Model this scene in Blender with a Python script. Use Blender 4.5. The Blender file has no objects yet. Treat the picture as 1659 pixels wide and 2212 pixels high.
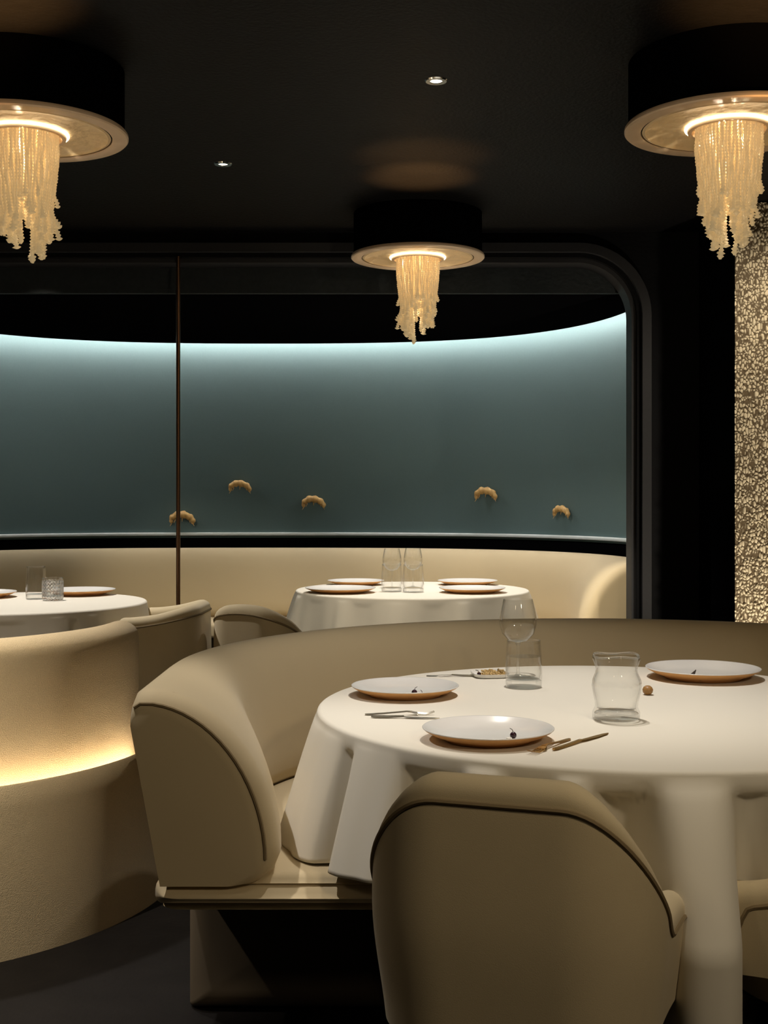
import bpy, bmesh, math, random
from mathutils import Vector, noise
PI = math.pi
sc = bpy.context.scene
COL = sc.collection
R = math.radians

# ------------------------------------------------------------------ camera, world, exposure, lights
cam_d = bpy.data.cameras.new('camera')
cam = bpy.data.objects.new('camera', cam_d)
COL.objects.link(cam)
cam.location = (0, 0, 1.256)
cam.rotation_euler = (R(90), 0, 0)
cam_d.sensor_width = 36
cam_d.sensor_fit = 'AUTO'
cam_d.lens = 36 * 2700 / 2212
cam_d.shift_y = -31 / 2212
cam_d.clip_start = 0.05
sc.camera = cam
sc.view_settings.view_transform = 'Standard'
sc.view_settings.look = 'None'
sc.view_settings.exposure = 0.3
sc.view_settings.gamma = 1.0
sc.view_settings.use_curve_mapping = False
w = bpy.data.worlds.new('world')
sc.world = w
w.use_nodes = True
w.node_tree.nodes['Background'].inputs[0].default_value = (0.0016, 0.0015, 0.0014, 1)
sc.cycles.max_bounces = 10
sc.cycles.diffuse_bounces = 5
sc.cycles.transmission_bounces = 10
sc.cycles.transparent_max_bounces = 16
sc.cycles.sample_clamp_indirect = 6.0
sc.cycles.use_denoising = True
try:
    sc.cycles.denoiser = 'OPENIMAGEDENOISE'
except Exception:
    pass

CEIL = 2.583
WARM = (1.0, 0.88, 0.70)
DEEP = (1.0, 0.80, 0.54)
AMBER = (1.0, 0.52, 0.18)
NEUT = (1.0, 0.93, 0.85)


def spot(name, loc, target, power, color=NEUT, size=80, blend=0.6, radius=0.02):
    l = bpy.data.lights.new(name, 'SPOT')
    l.energy = power
    l.color = color
    l.spot_size = R(size)
    l.spot_blend = blend
    l.shadow_soft_size = radius
    o = bpy.data.objects.new(name, l)
    o.location = loc
    d = Vector(target) - Vector(loc)
    o.rotation_euler = d.to_track_quat('-Z', 'Y').to_euler()
    COL.objects.link(o)
    return o


def point(name, loc, power, color=WARM, radius=0.05, parent=None):
    l = bpy.data.lights.new(name, 'POINT')
    l.energy = power
    l.color = color
    l.shadow_soft_size = radius
    o = bpy.data.objects.new(name, l)
    o.location = loc
    if parent:
        o.parent = parent
    COL.objects.link(o)
    return o


K = 1.0
# recessed ceiling downlights (only two have a fixture further down, the others are unseen)
spot('downlight_or_fill', (0.42, 3.24, 2.565), (0.44, 3.24, 0.7), 86 * K, NEUT, 66, 0.9, 0.018)
spot('downlight_or_fill', (0.166, 3.977, 2.565), (0.35, 3.4, 0.7), 14 * K, NEUT, 62, 0.9, 0.018)
spot('downlight_or_fill', (-1.667, 5.62, 2.565), (-1.45, 5.55, 0.7), 130 * K, NEUT, 70, 0.8, 0.03)
spot('downlight_or_fill', (0.16, 6.95, 2.29), (0.16, 6.97, 0.7), 85 * K, NEUT, 120, 0.8, 0.03)
spot('downlight_or_fill', (-1.6, 4.1, 2.565), (-1.5, 4.0, 0.7), 90 * K, NEUT, 70, 0.8, 0.03)
spot('downlight_or_fill', (-0.98, 2.74, 2.565), (-0.36, 2.72, 0.5), 80 * K, NEUT, 40, 0.9, 0.02)
# point lights added behind the viewer as fill, with no lamp there
point('chandelier_or_fill', (-1.1, 0.3, 2.25), 9 * K, DEEP, 0.12)
point('chandelier_or_fill', (1.5, 0.4, 2.25), 46 * K, DEEP, 0.12)
spot('downlight_or_fill', (0.62, 2.20, 2.565), (0.62, 2.28, 0.55), 27 * K, WARM, 62, 0.95, 0.02)  # unseen spot added to light the front folds of the cloth
spot('downlight_or_fill', (-0.64, 4.969, 2.55), (0.05, 6.5, 0.72), 95 * K, WARM, 46, 0.9, 0.02)
spot('downlight_or_fill', (-1.9, 5.85, 2.565), (-1.25, 8.0, 0.75), 80 * K, WARM, 34, 0.9, 0.03)  # unseen spot added to brighten the left part of the far bench
spot('downlight_or_fill', (-0.64, 4.969, 2.55), (1.22, 6.57, 0.68), 260 * K, WARM, 14, 0.8, 0.02)  # extra beam added at the dim downlight to brighten the far bench arm
spot('downlight_or_fill', (-1.9, 2.2, 2.56), (-1.28, 3.42, 0.3), 260 * K, WARM, 46, 0.9, 0.02)  # unseen spot added to brighten the left booth skirt
# unseen upward spots added to make the ceiling glow in front of each chandelier
spot('ceiling_glow_fill', (0.15, 4.80, 0.03), (0.15, 5.17, 2.58), 1100 * K, AMBER, 12, 1.0, 0.03)
spot('ceiling_glow_fill', (0.15, 4.60, 0.03), (0.15, 4.86, 2.58), 450 * K, AMBER, 14, 1.0, 0.03)
spot('ceiling_glow_fill', (-1.0, 2.55, 0.03), (-1.10, 3.27, 2.58), 1500 * K, AMBER, 15, 1.0, 0.03)
spot('ceiling_glow_fill', (1.60, 1.9, 0.03), (1.10, 3.22, 2.58), 1500 * K, AMBER, 15, 1.0, 0.03)

# ------------------------------------------------------------------ material helpers


def mat(name, color, rough=0.7, metal=0.0, spec=0.5, sheen=0.0, bump=None, var=None, trans=0.0, emis=None, coat=0.0):
    m = bpy.data.materials.new(name)
    m.use_nodes = True
    nt = m.node_tree
    b = nt.nodes['Principled BSDF']
    b.inputs['Base Color'].default_value = (*color, 1)
    b.inputs['Roughness'].default_value = rough
    b.inputs['Metallic'].default_value = metal
    b.inputs['Specular IOR Level'].default_value = spec
    b.inputs['Sheen Weight'].default_value = sheen
    b.inputs['Transmission Weight'].default_value = trans
    b.inputs['Coat Weight'].default_value = coat
    if emis:
        b.inputs['Emission Color'].default_value = (*emis[0], 1)
        b.inputs['Emission Strength'].default_value = emis[1]
    tc = nt.nodes.new('ShaderNodeTexCoord')
    if var:                                   # (scale, amount): mottled tone of the material itself
        n = nt.nodes.new('ShaderNodeTexNoise')
        n.inputs['Scale'].default_value = var[0]
        n.inputs['Detail'].default_value = 5
        nt.links.new(tc.outputs['Object'], n.inputs['Vector'])
        mx = nt.nodes.new('ShaderNodeMixRGB')
        mx.inputs[1].default_value = (*[c * (1 - var[1]) for c in color], 1)
        mx.inputs[2].default_value = (*[min(1, c * (1 + var[1])) for c in color], 1)
        nt.links.new(n.outputs['Fac'], mx.inputs[0])
        nt.links.new(mx.outputs[0], b.inputs['Base Color'])
    if bump:                                  # (scale, strength, distance)
        n = nt.nodes.new('ShaderNodeTexNoise')
        n.inputs['Scale'].default_value = bump[0]
        n.inputs['Detail'].default_value = 3
        nt.links.new(tc.outputs['Object'], n.inputs['Vector'])
        bp = nt.nodes.new('ShaderNodeBump')
        bp.inputs['Strength'].default_value = bump[1]
        bp.inputs['Distance'].default_value = bump[2]
        nt.links.new(n.outputs['Fac'], bp.inputs['Height'])
        nt.links.new(bp.outputs[0], b.inputs['Normal'])
    return m


def thin_glass(name, tint=(0.98, 0.98, 0.97), edge=0.6, refr=0.0, rough=0.03):
    """clear glass: straight transmission, mirror reflection rising towards the silhouette, some refraction in solid pieces"""
    m = bpy.data.materials.new(name)
    m.use_nodes = True
    nt = m.node_tree
    nt.nodes.remove(nt.nodes['Principled BSDF'])
    out = nt.nodes['Material Output']
    tr = nt.nodes.new('ShaderNodeBsdfTransparent')
    tr.inputs[0].default_value = (*tint, 1)
    gl = nt.nodes.new('ShaderNodeBsdfGlossy')
    gl.inputs['Roughness'].default_value = rough
    lw = nt.nodes.new('ShaderNodeLayerWeight')
    lw.inputs['Blend'].default_value = 0.5
    pw = nt.nodes.new('ShaderNodeMath'); pw.operation = 'POWER'; pw.inputs[1].default_value = 3.0
    ml = nt.nodes.new('ShaderNodeMath'); ml.operation = 'MULTIPLY_ADD'; ml.inputs[1].default_value = edge; ml.inputs[2].default_value = 0.03
    nt.links.new(lw.outputs['Facing'], pw.inputs[0])
    nt.links.new(pw.outputs[0], ml.inputs[0])
    mx = nt.nodes.new('ShaderNodeMixShader')
    nt.links.new(ml.outputs[0], mx.inputs[0])
    nt.links.new(tr.outputs[0], mx.inputs[1])
    nt.links.new(gl.outputs[0], mx.inputs[2])
    last = mx
    if refr:
        rf = nt.nodes.new('ShaderNodeBsdfGlass')
        rf.inputs['IOR'].default_value = 1.45
        rf.inputs['Roughness'].default_value = rough
        m2_ = nt.nodes.new('ShaderNodeMixShader')
        m2_.inputs[0].default_value = refr
        nt.links.new(mx.outputs[0], m2_.inputs[1])
        nt.links.new(rf.outputs[0], m2_.inputs[2])
        last = m2_
    nt.links.new(last.outputs[0], out.inputs[0])
    return m


M = {}
M['upholstery'] = mat('beige_upholstery', (0.55, 0.45, 0.283), 0.75, spec=0.25, sheen=0.12, bump=(900, 0.12, 0.002), var=(6, 0.03))
M['weave'] = mat('beige_weave', (0.58, 0.465, 0.295), 0.85, spec=0.15, sheen=0.1, bump=(420, 0.5, 0.004), var=(260, 0.16))
M['chairfab'] = mat('chair_fabric', (0.57, 0.475, 0.305), 0.8, spec=0.2, sheen=0.15, bump=(700, 0.2, 0.002), var=(14, 0.05))
M['piping'] = mat('piping_fabric', (0.22, 0.165, 0.09), 0.8, spec=0.2)
M['cloth'] = mat('table_linen', (0.75, 0.71, 0.615), 0.9, spec=0.1, sheen=0.1, bump=(1500, 0.08, 0.001))
M['ceiling'] = mat('dark_ceiling_paint', (0.0062, 0.0058, 0.0058), 0.5, spec=0.1, bump=(70, 0.25, 0.01), var=(30, 0.2))
M['black'] = mat('black_wall_paint', (0.003, 0.003, 0.0036), 0.95, spec=0.0)
M['black_plaster'] = mat('black_plaster', (0.0035, 0.0035, 0.004), 0.8, spec=0.12, bump=(60, 0.3, 0.01))
M['char'] = mat('charcoal_trim', (0.015, 0.015, 0.017), 0.6, spec=0.35, var=(60, 0.2))
M['fascia'] = mat('dark_teal_fascia', (0.014, 0.018, 0.02), 0.7, spec=0.3, var=(40, 0.4), bump=(50, 0.4, 0.01))
M['teal'] = mat('teal_wall_paint', (0.118, 0.180, 0.182), 0.75, spec=0.2, bump=(160, 0.12, 0.003), var=(90, 0.05))
M['sill'] = mat('grey_teal_sill', (0.75, 0.82, 0.82), 0.5)
M['floor'] = mat('dark_stone_floor', (0.0075, 0.0064, 0.0062), 0.6, spec=0.15, var=(9, 0.45), bump=(35, 0.2, 0.005))
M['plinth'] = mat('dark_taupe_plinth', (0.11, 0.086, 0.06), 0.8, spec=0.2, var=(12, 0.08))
M['chrome'] = mat('polished_steel', (0.78, 0.78, 0.77), 0.18, 1.0)
M['bronze'] = mat('bronze_pole', (0.16, 0.085, 0.045), 0.35, 0.9)
M['brass'] = mat('satin_brass', (0.78, 0.60, 0.42), 0.5, 0.25)
M['gold'] = mat('hammered_gold', (0.92, 0.71, 0.42), 0.45, 0.2, bump=(22, 0.35, 0.02))
M['drum'] = mat('black_drum_paint', (0.0012, 0.0012, 0.0015), 0.9, spec=0.0)
M['glaze'] = mat('grey_white_glaze', (0.72, 0.70, 0.665), 0.22, spec=0.5, var=(30, 0.03))
M['clay'] = mat('terracotta_clay', (0.62, 0.33, 0.12), 0.6, spec=0.3, var=(40, 0.12))
M['silver'] = mat('brushed_silver', (0.62, 0.58, 0.5), 0.3, 0.9)
M['goldware'] = mat('gold_cutlery', (0.55, 0.33, 0.11), 0.32, 0.9)
M['berry'] = mat('dark_berry', (0.03, 0.008, 0.014), 0.2, spec=0.6)
M['cream'] = mat('cream_petal', (0.8, 0.77, 0.7), 0.6)
M['twig'] = mat('dark_twig', (0.035, 0.022, 0.017), 0.6)
M['nut'] = mat('brown_shell', (0.36, 0.19, 0.06), 0.45, var=(120, 0.35))
M['grain'] = mat('golden_crumbs', (0.62, 0.43, 0.18), 0.6, var=(200, 0.3))
M['porcelain'] = mat('white_porcelain', (0.78, 0.76, 0.72), 0.25)
M['leg'] = mat('dark_wood_leg', (0.03, 0.02, 0.014), 0.5)
M['glass'] = thin_glass('clear_glass', (0.995, 0.995, 0.99), 0.75)
M['cutglass'] = thin_glass('cut_glass', (0.99, 0.99, 0.985), 0.8, 0.14)
M['crystal'] = thin_glass('faceted_crystal', (0.99, 0.99, 0.985), 0.9, 0.5)
M['water'] = thin_glass('still_water', (0.99, 0.99, 0.985), 0.3)
M['amber'] = mat('amber_crescent', (0.95, 0.46, 0.17), 0.4, spec=0.5, var=(45, 0.5))
M['led_white'] = mat('cool_led', (1, 1, 1), 0.5, emis=((1.0, 0.93, 0.89), 53.0))
M['led_warm'] = mat('warm_led', (1, 1, 1), 0.5, emis=((1.0, 0.84, 0.62), 17.0))
M['ring'] = mat('added_glow_ring', (1, 1, 1), 0.5, emis=((1.0, 0.82, 0.56), 5.0))
M['lens'] = mat('lamp_lens', (1, 1, 1), 0.5, emis=((1.0, 0.86, 0.66), 14.0))
M['lens_dim'] = mat('dim_lamp_lens', (1, 1, 1), 0.5, emis=((1.0, 0.92, 0.8), 1.6))
M['bulb'] = thin_glass('lamp_bulb_glass', (0.98, 0.95, 0.9), 0.2)

# beads: half translucent, lit from the bulb inside plus a faint added glow of their own
m = bpy.data.materials.new('glass_bead_strings')
m.use_nodes = True
nt = m.node_tree
nt.nodes.remove(nt.nodes['Principled BSDF'])
df = nt.nodes.new('ShaderNodeBsdfDiffuse'); df.inputs[0].default_value = (0.90, 0.80, 0.60, 1)
tl = nt.nodes.new('ShaderNodeBsdfTranslucent'); tl.inputs[0].default_value = (0.96, 0.87, 0.68, 1)
gl = nt.nodes.new('ShaderNodeBsdfGlossy'); gl.inputs[0].default_value = (1, 0.9, 0.7, 1); gl.inputs['Roughness'].default_value = 0.2
m1 = nt.nodes.new('ShaderNodeMixShader'); m1.inputs[0].default_value = 0.6
m2 = nt.nodes.new('ShaderNodeMixShader'); m2.inputs[0].default_value = 0.10
nt.links.new(df.outputs[0], m1.inputs[1]); nt.links.new(tl.outputs[0], m1.inputs[2])
nt.links.new(m1.outputs[0], m2.inputs[1]); nt.links.new(gl.outputs[0], m2.inputs[2])
em = nt.nodes.new('ShaderNodeEmission'); em.inputs[0].default_value = (1.0, 0.78, 0.45, 1); em.inputs[1].default_value = 0.10
ad = nt.nodes.new('ShaderNodeAddShader')
nt.links.new(m2.outputs[0], ad.inputs[0]); nt.links.new(em.outputs[0], ad.inputs[1])
nt.links.new(ad.outputs[0], nt.nodes['Material Output'].inputs[0])
M['beads'] = m

# pebble wall: pale pebbles, the shade in the gaps painted darker (attribute 'pebble' is the relief height)
m = mat('pebble_relief', (0.6, 0.5, 0.33), 0.7, spec=0.3)
nt = m.node_tree
at = nt.nodes.new('ShaderNodeAttribute'); at.attribute_name = 'pebble'
rp = nt.nodes.new('ShaderNodeValToRGB')
rp.color_ramp.elements[0].position = 0.12; rp.color_ramp.elements[0].color = (0.10, 0.07, 0.036, 1)
rp.color_ramp.elements[1].position = 0.55; rp.color_ramp.elements[1].color = (0.68, 0.59, 0.42, 1)
nt.links.new(at.outputs['Fac'], rp.inputs[0])
nt.links.new(rp.outputs[0], nt.nodes['Principled BSDF'].inputs['Base Color'])
M['pebble'] = m

# ------------------------------------------------------------------ object helpers


def obj(name, verts, faces, material, parent=None, smooth=True, sharp=40, loc=None):
    me = bpy.data.meshes.new(name)
    me.from_pydata([tuple(v) for v in verts], [], faces)
    bm = bmesh.new()
    bm.from_mesh(me)
    bmesh.ops.recalc_face_normals(bm, faces=bm.faces)
    bm.to_mesh(me)
    bm.free()
    me.materials.append(material)
    if smooth:
        me.polygons.foreach_set('use_smooth', [True] * len(me.polygons))
        me.set_sharp_from_angle(angle=R(sharp))
    o = bpy.data.objects.new(name, me)
    COL.objects.link(o)
    if parent:
        o.parent = parent
    if loc:
        o.location = loc
    return o


def tag(o, label, cat, group=None):
    o['label'] = label
    o['category'] = cat
    if group:
        o['group'] = group
    return o


def struct(o):
    o['kind'] = 'structure'
    return o


def thing(name, label, cat, loc=(0, 0, 0), rz=0, group=None):
    o = bpy.data.objects.new(name, None)
    o.empty_display_size = 0.1
    o.location = loc
    o.rotation_euler = (0, 0, rz)
    COL.objects.link(o)
    return tag(o, label, cat, group)


def dup(root, loc, rz=0, label=None, scale=None):
    r = root.copy()
    COL.objects.link(r)
    r.location = loc
    r.rotation_euler = (root.rotation_euler[0], root.rotation_euler[1], rz)
    if label:
        r['label'] = label
    if scale:
        r.scale = scale if hasattr(scale, '__len__') else (scale,) * 3
    for ch in list(root.children):
        c = ch.copy()
        COL.objects.link(c)
        c.parent = r
        for g in list(ch.children):
            d = g.copy()
            COL.objects.link(d)
            d.parent = c
    return r


def grid_faces(nu, nv, close_u=False, close_v=False, off=0):
    f = []
    for i in range(nu if close_u else nu - 1):
        for j in range(nv if close_v else nv - 1):
            a = off + i * nv + j
            b = off + ((i + 1) % nu) * nv + j
            c = off + ((i + 1) % nu) * nv + (j + 1) % nv
            d = off + i * nv + (j + 1) % nv
            f.append((a, b, c, d))
    return f


def lathe_data(prof, seg=48, off=0):
    v, f = [], []
    rings = []
    for (r, z) in prof:
        if r < 1e-6:
            rings.append([off + len(v)])
            v.append((0, 0, z))
        else:
            rings.append(list(range(off + len(v), off + len(v) + seg)))
            for k in range(seg):
                a = 2 * PI * k / seg
                v.append((r * math.cos(a), r * math.sin(a), z))
    for A, B in zip(rings, rings[1:]):
        for k in range(seg):
            k2 = (k + 1) % seg
            if len(A) == 1 and len(B) == 1:
                continue
            if len(A) == 1:
                f.append((A[0], B[k], B[k2]))
            elif len(B) == 1:
                f.append((A[k], A[k2], B[0]))
            else:
                f.append((A[k], A[k2], B[k2], B[k]))
    return v, f


def lathe(name, prof, material, parent=None, seg=48, loc=None, sharp=40):
    v, f = lathe_data(prof, seg)
    return obj(name, v, f, material, parent, loc=loc, sharp=sharp)


def tube_data(path, rad, seg=8, off=0, closed=False):
    pts = [Vector(p) for p in path]
    n = len(pts)
    v, f = [], []
    up = None
    for i, p in enumerate(pts):
        if closed:
            t = (pts[(i + 1) % n] - pts[i - 1]).normalized()
        else:
            t = (pts[min(i + 1, n - 1)] - pts[max(i - 1, 0)]).normalized()
        if up is None:
            up = Vector((0, 0, 1)) if abs(t.z) < 0.9 else Vector((1, 0, 0))
        a = up - t * up.dot(t)
        if a.length < 1e-5:
            a = t.orthogonal()
        a.normalize()
        up = a
        b = t.cross(a)
        r = rad[i] if hasattr(rad, '__len__') else rad
        for k in range(seg):
            an = 2 * PI * k / seg
            v.append(p + (a * math.cos(an) + b * math.sin(an)) * r)
    f = grid_faces(n, seg, closed, True, off)
    if not closed:
        f.append(tuple(off + k for k in range(seg)))
        f.append(tuple(off + (n - 1) * seg + k for k in range(seg)))
    return v, f


def tube(name, path, rad, material, parent=None, seg=8, closed=False):
    v, f = tube_data(path, rad, seg, 0, closed)
    return obj(name, v, f, material, parent)


def box(name, lo, hi, material, parent=None, bevel=0.0):
    bm = bmesh.new()
    bmesh.ops.create_cube(bm, size=1)
    for q in bm.verts:
        q.co = Vector([(l + h) / 2 + c * (h - l) for l, h, c in zip(lo, hi, q.co)])
    if bevel:
        bmesh.ops.bevel(bm, geom=list(bm.edges), offset=bevel, segments=3, affect='EDGES', profile=0.5)
    me = bpy.data.meshes.new(name)
    bm.to_mesh(me)
    bm.free()
    me.materials.append(material)
    if bevel:
        me.polygons.foreach_set('use_smooth', [True] * len(me.polygons))
        me.set_sharp_from_angle(angle=R(40))
    o = bpy.data.objects.new(name, me)
    COL.objects.link(o)
    if parent:
        o.parent = parent
    return o


def smooth01(t):
    t = max(0.0, min(1.0, t))
    return t * t * (3 - 2 * t)


def path_normals(path, side=1):
    """left/right plan normals of a plan path; side=1 turns the direction clockwise"""
    n = len(path)
    out = []
    for i in range(n):
        a = Vector(path[max(i - 1, 0)])
        b = Vector(path[min(i + 1, n - 1)])
        t = (b - a).normalized()
        out.append(Vector((t.y, -t.x)) * side)
    return out


def sweep(name, path, section, material, parent=None, end_round=0.03, ends=(True, True), side=1, cap=True, sharp=50, anchor=False):
    """section(i, n) -> closed loop of (d, z): d is measured inwards from the path. Ends are rounded over."""
    nrm = path_normals(path, side)
    n = len(path)
    loops = []

    def place(p, nn, loop):
        return [(p[0] + nn.x * d, p[1] + nn.y * d, z) for d, z in loop]

    def inset(loop, e):
        if anchor:                                # keep the outer face and the underside sharp
            zb = min(z for _, z in loop)
            td = max(d for d, _ in loop)
            tz = max(z for _, z in loop) - zb
            return [(d * (1 - e / td), zb + (z - zb) * (1 - e / tz)) for d, z in loop]
        dm = (min(d for d, _ in loop) + max(d for d, _ in loop)) / 2
        zm = (min(z for _, z in loop) + max(z for _, z in loop)) / 2
        hd = max(d for d, _ in loop) - dm
        hz = max(z for _, z in loop) - zm
        return [(dm + (d - dm) * max(0.02, 1 - e / hd), zm + (z - zm) * max(0.02, 1 - e / hz)) for d, z in loop]
    steps = 6
    if ends[0]:
        t = (Vector(path[1]) - Vector(path[0])).normalized()
        for k in range(steps):
            a = PI / 2 * k / steps
            e = end_round * (1 - math.sin(a))
            s = -end_round * math.cos(a)
            loops.append(place((path[0][0] + t.x * s, path[0][1] + t.y * s), nrm[0], inset(section(0, n), e)))
    for i in range(n):
        loops.append(place(path[i], nrm[i], section(i, n)))
    if ends[1]:
        t = (Vector(path[-1]) - Vector(path[-2])).normalized()
        for k in range(steps - 1, -1, -1):
            a = PI / 2 * k / steps
            e = end_round * (1 - math.sin(a))
            s = end_round * math.cos(a)
            loops.append(place((path[-1][0] + t.x * s, path[-1][1] + t.y * s), nrm[-1], inset(section(n - 1, n), e)))
    m_ = len(loops[0])
    v = [p for l in loops for p in l]
    f = grid_faces(len(loops), m_, False, True)
    if cap:
        f.append(tuple(range(m_)))
        f.append(tuple((len(loops) - 1) * m_ + k for k in range(m_)))
    return obj(name, v, f, material, parent, sharp=sharp)


def rrect(d0, d1, z0, z1, r, k=4):
    out = []
    for cx, cz, a0 in ((d1 - r, z0 + r, -90), (d1 - r, z1 - r, 0), (d0 + r, z1 - r, 90), (d0 + r, z0 + r, 180)):
        for j in range(k + 1):
            a = R(a0 + 90 * j / k)
            out.append((cx + r * math.cos(a), cz + r * math.sin(a)))
    return out


def back_section(zb, zt, T, n=1.9, lean=0.05, flat=0.03):
    """banquette back: near-vertical outer face, top rolled over, inner face bulging down to thickness T"""
    H = zt - zb
    loop = []
    for k in range(9):
        t = k / 8
        loop.append((lean * (1 - t) ** 1.0, zb + (H - 0.03) * t))
    loop.append((0.008, zt - 0.010))
    loop.append((0.022, zt - 0.001))
    for k in range(1, 19):
        a = PI / 2 * k / 18
        c = max(0.0, math.sin(a)) ** (2 / n)
        s = max(0.0, math.cos(a)) ** (2 / n)
        d = flat + (T - flat) * c
        z = zb + 0.06 + (H - 0.06) * s
        loop.append((d, z))
    loop.append((T - 0.012, zb + 0.03))
    loop.append((T - 0.04, zb + 0.006))
    loop.append((T - 0.07, zb))
    return loop


# ------------------------------------------------------------------ room shell
WY = 6.25
struct(box('floor', (-5, -3, -0.1), (4, 9.4, 0), M['floor']))
struct(box('ceiling', (-5, -3, CEIL), (4, WY + 0.2, CEIL + 0.1), M['ceiling']))
struct(box('wall_left', (-5.1, -3, 0), (-5, 9.4, CEIL + 0.1), M['black']))
struct(box('wall_right', (3.2, -3, 0), (3.3, 9.4, CEIL + 0.1), M['black_plaster']))
struct(box('wall_rear', (-5, -3.1, 0), (4, -3, CEIL + 0.1), M['black']))

# wall with the wide rounded opening
CX, CZ = 0.972, 2.165          # centre of the right corner arc
LX = -2.60                     # centre of the left corner arc


def contour(off):
    """opening contour at distance off from the corner centres, right foot to left foot"""
    pts = [(CX + off, 0.0, 0)]
    for k in range(15):
        a = PI / 2 * k / 14
        pts.append((CX + off * math.cos(a), CZ + off * math.sin(a), 1))
    for k in range(15):
        a = PI / 2 + PI / 2 * k / 14
        pts.append((LX + off * math.cos(a), CZ + off * math.sin(a), 2))
    pts.append((LX - off, 0.0, 0))
    return [(p[0], p[1]) for p in pts]


def frame_strip(name, inner, outer, y0, y1, material):
    n = len(inner)
    v = []
    for (a, b) in zip(inner, outer):
        v += [(a[0], y0, a[1]), (b[0], y0, b[1]), (b[0], y1, b[1]), (a[0], y1, a[1])]
    f = grid_faces(n, 4, False, True)
    f += [(0, 1, 2, 3), tuple((n - 1) * 4 + k for k in range(4))]
    return obj(name, v, f, material, sharp=35)


hole = contour(0.293)
outer = []
for i, p in enumerate(hole):
    n = len(hole)
    if i == 0:
        outer.append((1.587, 0.0))
    elif i == n - 1:
        outer.append((-5.0, 0.0))
    elif i <= 15:
        k = (i - 1) / 14
        outer.append((1.587, CZ + (CEIL - CZ) * min(1, 2 * k)) if k <= 0.5 else (1.587 - (1.587 - CX) * (2 * k - 1), CEIL))
    else:
        k = (i - 16) / 14
        outer.append((LX - (5.0 + LX) * min(1, 2 * k), CEIL) if k <= 0.5 else (-5.0, CEIL - (CEIL - CZ) * (2 * k - 1)))
struct(frame_strip('wall_back', hole, outer, WY, WY + 0.18, M['black_plaster']))
struct(box('wall_recess', (1.587, WY + 0.12, 0), (3.2, WY + 0.2, CEIL), M['black']))
struct(frame_strip('trim_1', contour(0.315), contour(0.360), WY - 0.03, WY + 0.01, M['char']))
struct(frame_strip('trim_2', contour(0.272), contour(0.2945), WY + 0.03, WY + 0.17, M['char']))

# alcove behind the opening
AX, AY = -0.78, 6.30


def superel(a, b, n=2.7, N=96, cut=0.0):
    """plan curve of the alcove from the right end round the back to the left end"""
    pts = []
    for k in range(N + 1):
        t = PI * k / N
        c, s = math.cos(t), math.sin(t)
        x = AX + a * math.copysign(abs(c) ** (2 / n), c)
        y = AY + b * abs(s) ** (2 / n)
        pts.append((x, y))
    # even spacing
    L = [0]
    for p, q in zip(pts, pts[1:]):
        L.append(L[-1] + math.dist(p, q))
    out = []
    j = 0
    for k in range(N + 1):
        s = L[-1] * k / N
        while j < N - 1 and L[j + 1] < s:
            j += 1
        u = (s - L[j]) / max(1e-9, L[j + 1] - L[j])
        out.append((pts[j][0] + (pts[j + 1][0] - pts[j][0]) * u, pts[j][1] + (pts[j + 1][1] - pts[j][1]) * u))
    return out


WA, WB = 2.33, 2.36
wall_path = superel(WA, WB)
# path runs right -> back -> left, inward normal is to the left of travel
struct(sweep('wall_alcove', wall_path, lambda i, n: [(-0.06, 0.98), (0, 0.98), (0, 2.75), (-0.06, 2.75)], M['teal'], side=-1, ends=(False, False)))
struct(sweep('wall_alcove_base', wall_path, lambda i, n: [(-0.06, 0), (-0.005, 0), (-0.005, 0.98), (-0.06, 0.98)], M['black'], side=-1, ends=(False, False)))
struct(sweep('trim_3', wall_path, lambda i, n: rrect(-0.002, 0.022, 0.992, 1.016, 0.008), M['sill'], side=-1, ends=(False, False)))
soff = superel(WA - 0.13, WB - 0.13)
SZ = 2.307
n = len(soff)
vs = [(x, max(y, AY + 0.16), SZ) for x, y in soff] + [(x, max(y, AY + 0.16), SZ + 0.04) for x, y in soff]
fs = [tuple(range(n)), tuple(range(n, 2 * n))] + [(i, (i + 1) % n, n + (i + 1) % n, n + i) for i in range(n)]
alc_ceil = struct(obj('ceiling_alcove', vs, fs, M['black'], sharp=30))
struct(box('trim_4', (-3.2, AY + 0.125, SZ), (1.55, AY + 0.16, 2.75), M['fascia']))
struct(box('ceiling_alcove_top', (-3.3, AY + 0.1, 2.75), (1.75, 9.0, 2.8), M['black']))
led_path = superel(WA - 0.085, WB - 0.085)[3:-3]
strip = sweep('cove_light_strip', led_path, lambda i, n: rrect(-0.010, 0.010, 2.352, 2.366, 0.003, 2), M['led_white'], alc_ceil, side=-1, ends=(False, False))
strip['label'] = 'cool white light strip hidden above the alcove ceiling edge'

# pebble clad column on the right
PX0, PX1, PYF = 1.573, 2.45, 5.6
xs = [PX0 + 0.003 * i for i in range(140)] + [PX0 + 0.42 + 0.012 * i for i in range(38)]
nu, nv = len(xs), int(2.583 / 0.0033)
vs, hs = [], []
for i in range(nu):
    for j in range(nv):
        x, z = xs[i], j * 0.0033
        q = Vector((x * 74, z * 62 + 1.0 * noise.noise(Vector((x * 40, 3, z * 40))), 0.7))
        d, _ = noise.voronoi(q)
        h = smooth01(max(0.0, min(1.0, (d[1] - d[0]) * 1.7)))
        vs.append((x - 0.005 * h * (i == 0), PYF - 0.011 * h, z))
        hs.append(h)
col = thing('pebble_column', 'pale pebble-textured column beside the dark wall, behind the banquette', 'column', (0, 0, 0))
po = obj('pebble_cladding', vs, grid_faces(nu, nv), M['pebble'], col, sharp=180)
a_ = po.data.attributes.new('pebble', 'FLOAT', 'POINT')
a_.data.foreach_set('value', hs)
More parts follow.
